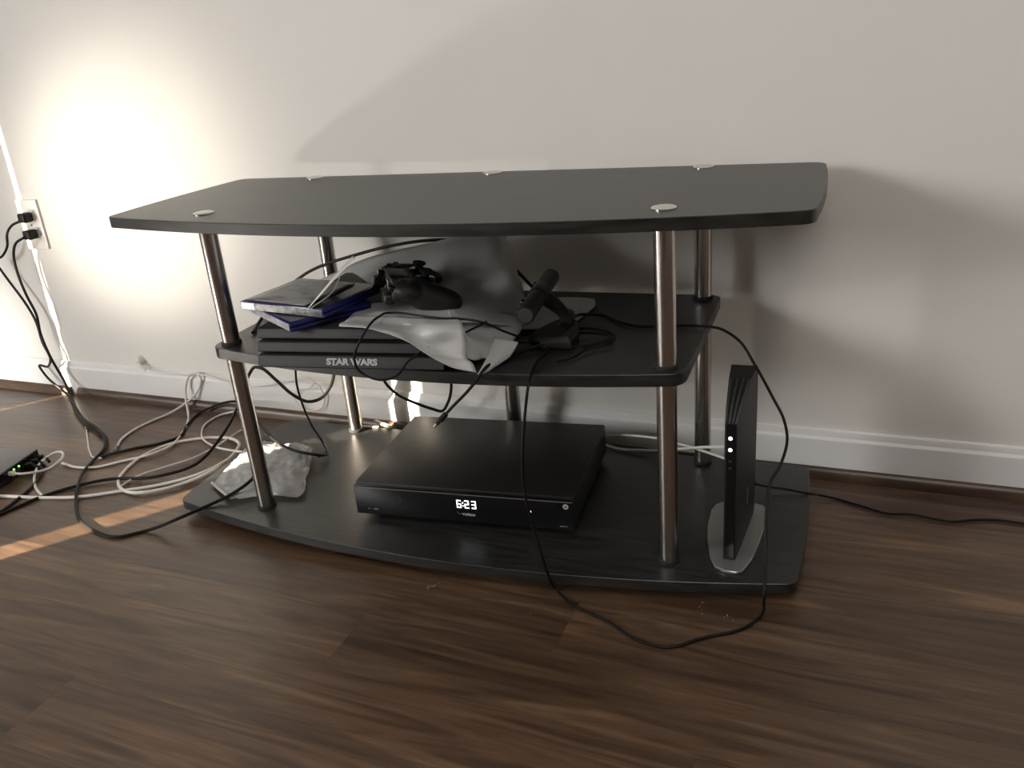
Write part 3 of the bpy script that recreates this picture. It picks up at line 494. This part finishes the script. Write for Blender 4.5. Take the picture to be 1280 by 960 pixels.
em = obj('round_emblem', lathe(BM(), (.3665, -.0027, .0545), (.3665, -.0015, .0545), [(0, .0044), (1, .0047)], 24), M['logo_grey'], stb)
text_mesh('emblem_letter', 'M', .0055, M['slot'], em, Matrix.Translation((.3665, -.00275, .0544)) @ FRONT, offset=.0001)
bm = BM()
for k in range(6): box(bm, (.355+k*.0022, -.0024, .0175), (.3565+k*.0022, -.0018, .0192))
obj('model_print', bm, M['logo_dim'], stb)
bm = BM()
for x in (.022, .0245): box(bm, (x, -.0024, .0215), (x+.0016, -.0018, .0225))
box(bm, (.0325, -.0024, .0208), (.0405, -.0018, .0232)); obj('port_print', bm, M['logo_dim'], stb)
bm = BM()
for a in range(0, 360, 45):
    x = .0785+.0062*math.cos(R(a)); z = .043+.0062*math.sin(R(a)); box(bm, (x-.001, -.0023, z-.001), (x+.001, -.0018, z+.001), .0003)
box(bm, (.0772, -.0023, .0418), (.0798, -.0018, .0442), .0004); obj('touch_keys', bm, mat('key_print', (.05, .05, .05), .5), stb)

# ------------------------------------------------------------------ game console
con = thing('game_console', 'flat black game console with three tiers on the middle shelf', 'game console', (-.2352, -.0972, ZM), (0, 0, R(5.8)))
CW, CD = .295, .322
TI = [(.0035, .0215, 0.0), (.0255, .0405, .006), (.0445, .0595, .0125)]
for (z0, z1, lean), nm in zip(TI, ('lower_tier', 'middle_tier', 'upper_tier')):
    bm = BM(); prism(bm, [(0, lean), (CW, lean), (CW, CD-.012+lean), (0, CD-.012+lean)], [(z0, .002), (z0+.0015, 0), (z1-.0015, 0), (z1, .002)])
    # slanted front: shear the upper verts back
    for v in bm.verts:
        v.co.y += (v.co.z-z0)*.28
    obj(nm, bm, M['console_black'], con)
bm = BM(); box(bm, (.004, .020, .004), (CW-.004, CD-.012, .058)); obj('core', bm, M['gloss_black'], con)
for x, y in ((.03, .05), (CW-.03, .05), (.03, CD-.04), (CW-.03, CD-.04)):
    obj('foot', cyl(BM(), (x, y, 0), (x, y, .0042), .009, .010, 16), M['rubber'], con)
bm = BM(); box(bm, (.166, .0142, .0285), (.172, .0172, .0305)); obj('power_button', bm, M['logo_grey'], con)
SL = Matrix.Rotation(R(90-15.6), 4, 'X')
tx = text_mesh('printed_title', 'STAR WARS', .0128, M['logo_grey'], con, Matrix.Translation((.1535, .0022, .0132)) @ SL, offset=.0006, space=.97, sx=1.2)
for q in ((.1225, .00105, .0082, .128, .00165, .0096), (.1845, .0032, .0163, .1905, .0038, .0177)):
    obj('title_flourish', box(BM(), q[:3], q[3:]), M['logo_grey'], con)

# ------------------------------------------------------------------ game cases
def game_case(name, label, corner, ang, cover, spine, header, group):
    """corner = the nearest lower corner (spine meets the open end); local x runs along the spine, y across"""
    t = thing(name, label, 'game case', corner, (0, 0, ang), group)
    L, Wd, T = .170, .135, .014
    out = []
    r = .004
    bm = BM()
    box(bm, (-L, 0, 0), (0, Wd, T/2-.0003), .0022, 2); obj('lower_shell', bm, M['blue_case'], t)
    bm = BM()
    box(bm, (-L, 0, T/2+.0003), (0, Wd, T), .0022, 2); obj('upper_shell', bm, M['blue_case'], t)
    bm = BM(); box(bm, (-L+.005, .004, T-.0002), (-.006, Wd-.006, T+.0004)); obj('cover_insert', bm, cover, t)
    bm = BM(); box(bm, (-L+.032, -.0005, .0018), (-.004, .0004, T-.0016)); obj('spine_insert', bm, spine, t)
    bm = BM(); box(bm, (-L+.003, -.0006, .0016), (-L+.031, .0004, T-.0014)); hd = obj('spine_header', bm, header, t)
    bm = BM()
    for k in range(4): box(bm, (-L+.010+k*.0042, -.0009, .0050), (-L+.0128+k*.0042, -.0004, .0080))
    obj('header_print', bm, M['blue_case'], hd)
    return t
zc = ZM+.0602
game_case('game_case', 'lower of two blue game cases, lying askew on the console', (-.1662, -.0955, zc), R(-32), M['cover_dark'], M['spine'], M['spine'], 'blue game cases on the console')
uc = game_case('game_case', 'upper blue game case, its white spine header facing left, booklet on top', (-.1222, -.0700, zc+.0148), R(-9), M['cover_dark'], M['spine_dark'], M['spine_white'], 'blue game cases on the console')

# booklet lying open on the upper case: cover flat, one leaf standing up
bk = thing('game_booklet', 'thin grey printed booklet open on upper game case, one leaf standing up', 'booklet', (-.1222, -.0700, zc+.0296), (0, 0, R(-9)))
def sheet(rows, sub=6, thick=.0007, bm=None):
    bm = patch(BM() if bm is None else bm, rows, sub)
    return bm
def solid(o, t, off=0.0):
    m = o.modifiers.new('thickness', 'SOLIDIFY'); m.thickness = t; m.offset = off; return o
fl_ = solid(obj('flat_cover', patch(BM(), [[(-.160, .006, .0008), (-.100, .004, .0012), (-.040, .003, .0010)], [(-.162, .065, .0008), (-.10, .065, .0016), (-.036, .062, .0012)], [(-.158, .124, .0008), (-.100, .126, .0012), (-.040, .122, .0012)]], 5), M['cover_grey'], bk), .0006)
BKI = (Matrix.Translation(bk.location) @ Matrix.Rotation(R(-9), 4, 'Z')).inverted()
for nm, mt in (('standing_leaf', M['paper']), ('second_leaf', M['paper'])):
    solid(obj(nm, patch(BM(), [[BKI @ Vector(p) for p in r] for r in SHEET[nm]], 6), mt, bk), .0006)

# ------------------------------------------------------------------ game controller
gc = thing('game_controller', 'black wireless game controller with two thumbsticks on the crumpled plastic bag', 'game controller', CTL_LOC, CTL_ROT)
bm = BM()
box(bm, (-.058, -.024, -.012), (.058, .034, .013), .010, 4)
for s in (-1, 1):
    ball(bm, (s*.053, .010, 0), (.028, .030, .0165), 20)
    lathe(bm, (s*.050, .018, .000), (s*.071, -.066, -.016), [(-.05, .006), (0, .014), (.12, .0195), (.35, .0225), (.6, .0205), (.8, .0185), (.92, .0155), (.985, .010), (1.01, .003)], 24)
    box(bm, (s*.053-.016, .020, -.016), (s*.053+.016, .038, .006), .006, 3)
    ball(bm, (s*.026, -.018, .004), (.0175, .0175, .0125), 16)
o = obj('body', bm, M['matte_black'], gc)
rm = o.modifiers.new('blend', 'REMESH'); rm.mode = 'VOXEL'; rm.voxel_size = .0016; rm.use_smooth_shade = True
sm = o.modifiers.new('soften', 'SMOOTH'); sm.factor = .6; sm.iterations = 7
bm = BM(); box(bm, (-.027, .006, .0118), (.027, .037, .0148), .0024, 3); obj('touchpad', bm, mat('touchpad_black', (.035, .035, .035), .45), gc)
bm = BM(); box(bm, (-.020, .0335, -.002), (.020, .0362, .004), .001, 2); obj('light_bar', bm, mat('light_bar', (.10, .10, .11), .2), gc)
for s in (-1, 1):
    st = obj('thumbstick', lathe(BM(), (s*.026, -.018, .012), (s*.026, -.018, .0275), [(0, .008), (.25, .0062), (.6, .0062), (.68, .0098), (.88, .0106), (1, .0092), (.93, .0078), (.90, .002)], 24), M['rubber'], gc)
    obj('stick_ring', lathe(BM(), (s*.026, -.018, .0135), (s*.026, -.018, .0165), [(0, .0155), (.8, .0145), (1, .0125)], 24), M['gloss_black'], gc)
    bm = BM(); box(bm, (s*.053-.014, .030, -.002), (s*.053+.014, .043, .0075), .003, 3); obj('bumper', bm, M['gloss_black'], gc)
    bm = BM(); box(bm, (s*.053-.013, .030, -.022), (s*.053+.013, .049, -.004), .006, 3); obj('trigger', bm, M['black_plastic'], gc)
for k in range(4):
    a = R(90*k); x = .053+.0115*math.cos(a); y = .012+.0115*math.sin(a)
    obj('face_button', lathe(BM(), (x, y, .012), (x, y, .0165), [(0, .0050), (.8, .0048), (1, .0036)], 18), M['black_plastic'], gc)
    x = -.053+.009*math.cos(a); y = .012+.009*math.sin(a)
    bm = BM(); box(bm, (x-.0042, y-.0042, .013), (x+.0042, y+.0042, .0158), .0012, 2); obj('direction_key', bm, M['black_plastic'], gc)

# ------------------------------------------------------------------ milky plastic bag
bag = thing('plastic_bag', 'crumpled milky plastic bag spread over the console and middle shelf', 'plastic bag', (.0, .05, ZM))
def bp_(name, rows, sub, amp, scale, th=.0008, seed=0, ridge=False, m=None, par=None):
    o = obj(name, patch(BM(), rows, sub, amp, scale, ridge, seed), m or M['bag'], par or bag, angle=180)
    o.location = -(par or bag).location; solid(o, th); return o
bp_('raised_sheet', SHEET['bag'], 7, .0022, 22, seed=3)
bp_('front_lip', SHEET['bag_lip'], 7, .0013, 34, seed=9)
bp_('folded_flap', SHEET['bag_flap'], 6, .0005, 40, seed=1)
bp_('inner_sheet', SHEET['bag_in'], 6, .0010, 40, seed=7)
bp_('flat_end', SHEET['bag_sheet'], 6, .0004, 30, seed=5)

# clear zip bag on the bottom shelf
zb = thing('clear_bag', 'small crinkled clear plastic bag on bottom shelf beside front left pole', 'plastic bag', (-.43, .1, 0))
bp_('film', SHEET['zip'], 9, .0034, 60, th=.0004, seed=2, ridge=True, m=M['clear_bag'], par=zb)
P0 = Vector(SHEET['zip'][0][0]); P1 = Vector(SHEET['zip'][3][0])
bm = tube(BM(), [P0+Vector((-.003, .002, .003)), P0.lerp(P1, .5)+Vector((0, 0, .003)), P1+Vector((0, 0, .004))], .0030, 6, 4)
o = obj('zip_strip', bm, sheet_mat('zip_plastic', (.62, .62, .61), .3, .3, alpha=.85), zb); o.location = -zb.location

# ------------------------------------------------------------------ camera bar on its stand
ps = thing('camera_bar', 'black cylindrical camera bar on a hinged stand, right of the plastic bag', 'camera', (.155, .10, ZM))
def at(p): return Vector(p)-Vector((.155, .10, ZM))
A_, B_ = at((.1565, .0140, .3700)), at((.1315, .2120, .3720))
obj('barrel', lathe(BM(), A_, B_, [(0, .0122), (.012, .0134), (.985, .0134), (1, .0122)], 36), M['matte_black'], ps)
obj('end_disc', lathe(BM(), A_+(A_-B_)*.004, A_+(B_-A_)*.003, [(0, .0105), (1, .0118)], 30), mat('end_cap', (.05, .05, .055), .35), ps)
obj('end_disc', lathe(BM(), B_+(B_-A_)*.004, B_+(A_-B_)*.003, [(0, .0105), (1, .0118)], 30), M['gloss_black'], ps)
for t in (.24, .68):
    q = A_.lerp(B_, t)
    obj('lens', lathe(BM(), q+Vector((-.0125, -.0015, .004)), q+Vector((-.0165, -.002, .0055)), [(0, .0055), (.7, .0052), (1, .004)], 20), M['gloss_black'], ps)
mid = A_.lerp(B_, .52)
dr = (B_-A_).normalized()
obj('clamp', lathe(BM(), mid-dr*.020, mid+dr*.020, [(0, .0146), (.05, .0156), (.95, .0156), (1, .0146)], 32), M['black_plastic'], ps)
bm = BM()
hinge = at((.186, .118, ZM+.026))
tube(bm, [mid+Vector((.010, 0, -.006)), mid+Vector((.026, .002, -.020)), hinge], lambda t: .0125-.004*t, 10, 5); obj('neck', bm, M['black_plastic'], ps)
obj('hinge', lathe(BM(), hinge-dr*.016, hinge+dr*.016, [(0, .008), (.06, .0092), (.94, .0092), (1, .008)], 24), M['matte_black'], ps)
bm = BM()
prism(bm, [tuple(at(p)[:2]) for p in [(.140, .062, 0), (.166, .040, 0), (.212, .046, 0), (.214, .080, 0), (.196, .140, 0), (.172, .150, 0), (.150, .110, 0)]], [(.0008, .002), (.003, 0), (.013, .001), (.019, .008)])
obj('base', bm, M['black_plastic'], ps)
bm = BM(); tube(bm, [hinge, hinge+Vector((-.002, -.012, -.008)), at((.180, .095, ZM+.014))], .008, 10, 4); obj('base_arm', bm, M['black_plastic'], ps)

# ------------------------------------------------------------------ modem standing on its silver plate
mo = thing('modem', 'slim black upright modem on a silver foot plate, right end of bottom shelf', 'modem', (.45, .08, 0))
def ml(p): return (p[0]-.45, p[1]-.08)
bm = BM()
outl = [(.401, .148), (.402, .100), (.408, .055), (.418, .015), (.428, -.008), (.443, -.016), (.458, -.017), (.468, -.010), (.477, .022), (.4835, .070), (.487, .125), (.486, .160), (.479, .179), (.462, .184), (.440, .184), (.420, .180), (.406, .168)]
prism(bm, [ml(p) for p in outl], [(.0003, .001), (.0012, 0), (.0042, 0), (.0052, .001)]); obj('foot_plate', bm, M['silver'], mo)
def plan(y0, y1, n=7):
    """narrow at the front, widening to the back"""
    L, Rr = [], []
    for i in range(n+1):
        y = y0+(y1-y0)*i/n; t = (y-.01)/.15
        L.append((.4375-.010*t**.9, y)); Rr.append((.4540+.0125*t**.8, y))
    return L+Rr[::-1]
ZS = .226
bm = BM()
lay = [(.0052, .012, .152), (.010, .0105, .157), (.05, .010, .160), (ZS, .010, .160), (.240, .036, .160), (.2535, .086, .158), (.2565, .100, .154)]
rings = []
for zz, y0, y1 in lay: rings.append([bm.verts.new((*ml(p), zz)) for p in plan(y0, y1)])
for a, b in zip(rings, rings[1:]):
    n = len(a)
    for k in range(n): bm.faces.new((a[k], a[(k+1) % n], b[(k+1) % n], b[k]))
bm.faces.new(rings[0]); bm.faces.new(rings[-1])
obj('body', bm, M['matte_black'], mo, angle=30)
bm = BM(); box(bm, (*ml((.4392, .0085)), .012), (*ml((.4525, .0105)), ZS-.001), .0006); obj('light_strip', bm, M['gloss_black'], mo)
for f in (.10, .38, .66, .92):
    def rp(f, y0, z, dz=.0):
        t = (y0-.01)/.15; l = .4375-.010*max(t, 0)**.9; r = .4540+.0125*max(t, 0)**.8
        return Vector((*ml((l+(r-l)*f, y0-.001)), z+dz))
    bm = BM(); tube(bm, [rp(f, .0100, ZS+.0005), rp(f, .036, .2405), rp(f, .086, .2545), rp(f, .099, .2575)], .0016, 6, 3); obj('top_rib', bm, mat('rib_grey', (.05, .05, .05), .5) if f == .10 else bpy.data.materials['rib_grey'], mo)
for z in (.2045, .1868):
    obj('status_light', lathe(BM(), (*ml((.4455, .0072)), z), (*ml((.4455, .0090)), z), [(0, .0020), (.5, .0028), (1, .0028)], 16), M['led_white'], mo)
for z in (.169, .158):
    obj('unlit_light', lathe(BM(), (*ml((.4455, .0078)), z), (*ml((.4455, .0090)), z), [(0, .0022), (1, .0024)], 14), mat('unlit_led', (.03, .03, .032), .3) if z > .16 else bpy.data.materials['unlit_led'], mo)
bm = BM(); box(bm, (*ml((.4645, .060)), .075), (*ml((.4656, .0635)), .100)); obj('side_mark', bm, M['logo_dim'], mo)

# ------------------------------------------------------------------ cables
def cable(name, key, r, m, label, cat='cable', n=8, sub=6, ends=()):
    t = BM(); tube(t, CABLE[key], r, n, sub)
    P = CABLE[key]
    root = thing(name, label, cat, P[len(P)//2])
    o = obj('cord', t, M[m], root); o.location = -Vector(P[len(P)//2])
    for nm, which, prof, L, mt in ends:
        p = Vector(P[0] if which == 0 else P[-1]); q = Vector(P[1] if which == 0 else P[-2])
        d = (p-q).normalized()
        e = obj(nm, lathe(BM(), p-d*.002, p+d*L, prof, 14), M[mt], root); e.location = -Vector(P[len(P)//2])
    return root
PLUG = [(0, .0018), (.1, .0034), (.7, .0038), (.72, .0024), (1, .0024)]
cable('camera_cable', 'camera_cable', .0022, 'cable_black', 'long black cable from camera bar over the shelf edge, looping on floor in front')
cable('coiled_cable', 'coil', .0019, 'cable_black', 'spare black cable coiled on the middle shelf beside the camera base')
cable('charging_cable', 'charge', .0017, 'cable_black', 'thin black cable drooping in a loop before the console lettering', ends=[('connector', 1, [(0, .0018), (.1, .0032), (.85, .0034), (1, .0026)], .016, 'cable_black')])
cable('plug_cable', 'usb', .0022, 'cable_black', 'black cable hanging off middle shelf with plug end above the set-top box', ends=[('connector', 1, [(0, .002), (.08, .0042), (.6, .0046), (.64, .003), (1, .003)], .022, 'cable_black'), ('metal_tip', 1, [(0, .0018), (.75, .0018), (.76, .0023), (1, .0023)], .029, 'chrome')])
cable('short_cable', 'stub', .0017, 'cable_black', 'thin black cable running across the bag towards the camera base')
cable('arched_cable', 'back_arch', .0030, 'cable_black', 'thick black cable arching behind the bag and the rear left pole')
cable('hanging_cable', 'below_shelf', .0030, 'cable_black', 'thick black cable sagging below the middle shelf behind the set-top box')
cable('power_cable', 'power_long', .0034, 'cable_black', 'thick black power cable crossing floor left and rising behind front left pole')
cable('thin_cable', 'thin_drop', .0020, 'cable_black', 'thin black cable dropping from middle shelf onto the clear bag')
cable('wall_cable', 'plug_a', .0030, 'cable_black', 'black cable from upper wall plug, running along the skirting to end on the clear bag')
cable('wall_cable', 'plug_b', .0032, 'cable_black', 'black cable from lower wall plug, sweeping across the floor onto bottom shelf', ends=[('connector', 1, [(0, .003), (.1, .0048), (.9, .0048), (1, .004)], .02, 'cable_black')])
cable('white_cable', 'white_coil', .0034, 'cable_white', 'thick white cable in a wide flat loop on floor left of stand')
cable('white_cable', 'white_loop', .0028, 'cable_white', 'white cable with grey plug end looping up against the skirting', ends=[('connector', 0, [(0, .0028), (.08, .0048), (.9, .0050), (1, .0042)], .020, 'grey_plastic')])
cable('white_cable', 'white_thin', .0020, 'cable_white', 'thin white wire lying inside the wide white loop')
cable('white_cable', 'white_hook', .0022, 'cable_white', 'thin white cable hooked beside the pole with white plug on the shelf edge', ends=[('connector', 1, [(0, .002), (.1, .0036), (1, .0036)], .012, 'cable_white')])
cable('white_cable', 'baseboard_cable', .0017, 'cable_white', 'thin pale cable along the skirting top curling behind the stand')
cable('white_cable', 'switch_cable', .0026, 'cable_white', 'white network cable looped at the green lit network switch', ends=[('connector', 0, [(0, .003), (.1, .0052), (.9, .0052), (1, .0048)], .016, 'cable_white')])
cable('black_cable', 'switch_black', .0030, 'cable_black', 'black cable running from network switch to the left picture edge')
cable('white_cable', 'white_small', .0016, 'cable_white', 'short thin white wire below the twisted black wall cables', ends=[('connector', 0, [(0, .0018), (.1, .0036), (.9, .0036), (1, .003)], .014, 'grey_plastic')])
cable('ethernet_cable', 'eth_a', .0023, 'cable_white', 'white cable from set-top box to modem, the upper one at the box')
cable('ethernet_cable', 'eth_b', .0025, 'cable_white', 'white cable from set-top box to modem, the lower one at the box')
cable('modem_cable', 'right_wire', .0020, 'cable_black', 'thin black cable from modem across the floor to the right picture edge', ends=[('connector', 0, [(0, .002), (.1, .0042), (.9, .0042), (1, .0035)], .016, 'cable_black')])

# ------------------------------------------------------------------ wall outlet, plugs, cable cover
wo = thing('wall_outlet', 'white double wall outlet plate at far left with two black plugs', 'wall outlet', room_pt(-1.268, 0, .4125)[:], (0, 0, RA))
bm = BM(); box(bm, (-.035, -.0055, -.060), (.035, 0, .060), .002, 2); obj('cover_plate', bm, M['plate'], wo)
for dz in (.0205, -.0205):
    bm = BM(); box(bm, (-.017, -.0075, dz-.014), (.017, -.005, dz+.014), .004, 3); s_ = obj('socket', bm, M['plate'], wo)
    bm = BM()
    for x in (-.0065, .0065): box(bm, (x-.001, -.0079, dz), (x+.001, -.0070, dz+.008))
    cyl(bm, (0, -.0079, dz-.007), (0, -.0070, dz-.007), .0024, None, 10); obj('slot', bm, M['slot'], s_)
obj('screw', lathe(BM(), (0, -.0066, 0), (0, -.0050, 0), [(0, .003), (1, .0034)], 14), M['chrome'], wo)
for dz, lab in ((.0205, 'upper black power plug in the wall outlet'), (-.0205, 'lower black power plug in the wall outlet')):
    pg = thing('power_plug', lab, 'plug', room_pt(-1.262, -.0078, .4125+dz)[:], (0, 0, RA))
    bm = BM(); box(bm, (-.013, -.026, -.011), (.012, 0, .012), .005, 3); obj('plug_body', bm, M['cable_black'], pg)
    key = 'plug_a' if dz > 0 else 'plug_b'
    q = Matrix.Rotation(-RA, 4, 'Z') @ (Vector(CABLE[key][0])-room_pt(-1.262, -.0078, .4125+dz))
    bm = BM(); tube(bm, [(-.004, -.018, 0), Vector((-.004, -.018, 0)).lerp(q, .5), q], lambda t: .0072-.0036*t, 10, 5); obj('strain_relief', bm, M['cable_black'], pg)
cv = thing('cable_cover', 'small white cable bushing on the wall just above the skirting', 'cable bushing', room_pt(-1.03, 0, .076)[:], (0, 0, RA))
obj('bushing', lathe(BM(), (0, .0, 0), (.006, -.016, -.002), [(0, .013), (.35, .012), (.8, .008), (1, .005)], 20), M['cable_white'], cv)
bm = BM(); tube(bm, [(.004, -.012, -.001), (.012, -.018, -.008), (.026, -.018, -.018)], .0035, 8, 5); obj('cable_sleeve', bm, M['cable_white'], cv)

# ------------------------------------------------------------------ network switch at the left edge
e1 = Vector((-1.0386, .1062, 0)); e2 = Vector((-1.0159, -.0077, 0)); dd = (e2-e1).normalized()
sw = thing('network_switch', 'grey-topped black network switch with green lights on floor at left edge', 'network switch', (e1.x, e1.y, FL), (0, 0, math.atan2(dd.y, dd.x)))
# local x runs along the port side towards the viewer, the body lies to local -y
LSW = .20
bm = BM(); box(bm, (0, -.135, .002), (LSW, 0, .0300), .0025, 2); obj('case', bm, M['grey_plastic'], sw)
bm = BM(); box(bm, (.004, -.0005, .004), (LSW-.004, .0012, .0275)); obj('port_panel', bm, M['gloss_black'], sw)
for k in range(5):
    bm = BM(); box(bm, (.012+k*.017, .0008, .006), (.024+k*.017, .0018, .017)); pt = obj('port', bm, M['slot'], sw)
for k, x in enumerate((.066, .081)):
    obj('port_light', lathe(BM(), (x, .0032, .0205), (x, .0010, .0205), [(0, .0018), (1, .0024)], 12), M['led_green'], sw)
for x, y in ((.02, -.02), (LSW-.02, -.02), (.02, -.115), (LSW-.02, -.115)):
    obj('foot', cyl(BM(), (x, y, 0), (x, y, .003), .006, None, 12), M['rubber'], sw)
for k, (x, z) in enumerate(((.008, .0125), (.026, .0125), (.043, .0125))):
    bm = BM(); box(bm, (x-.002, .0018, z-.0062), (x+.0125, .016, z+.0062), .002, 2)
    tube(bm, [(x+.005, .014, z), (x+.006, .026, z-.001), (x+.012, .036, z-.006)], .0034, 8, 4)
    pl = obj('cable_plug', bm, M['cable_black'], sw)

# ------------------------------------------------------------------ small bits
ck = thing('beige_clip', 'small beige plastic clip on floor behind bottom shelf', 'clip', (-.312, .348, FL))
bm = BM(); box(bm, (-.030, -.004, .0345), (.024, .004, .040), .0015, 2, Matrix.Rotation(R(-24), 4, 'Z')); obj('bar', bm, M['beige'], ck)
bm = BM(); box(bm, (-.034, -.003, .0343), (.004, .003, .038), .001, 2, Matrix.Translation((-.010, -.012, 0)) @ Matrix.Rotation(R(10), 4, 'Z')); obj('tab', bm, M['beige'], ck)
bm = BM()
for x, y, z in CRUMBS:
    for k in range(random.randint(1, 3)):
        q = Vector((x+random.uniform(-.006, .006), y+random.uniform(-.006, .006), FL+.0009))
        g = bmesh.ops.create_icosphere(bm, subdivisions=1, radius=random.uniform(.0005, .0011))
        for v in g['verts']: v.co = q+Vector((v.co.x*random.uniform(.7, 1.6), v.co.y*random.uniform(.7, 1.6), v.co.z*.5))
for k in range(6):
    q = Vector((*CRUMBS[2][:2], FL+.0012)); a = random.uniform(0, 6.28); l = random.uniform(.004, .010)
    tube(bm, [q, q+Vector((math.cos(a)*l*.5, math.sin(a)*l*.5, .002)), q+Vector((math.cos(a+.5)*l, math.sin(a+.5)*l, .0004))], .0004, 4, 3)
tag(obj('floor_crumbs', bm, M['dust']), 'pale crumbs and lint scattered on floor before the stand', 'crumbs', kind='stuff')
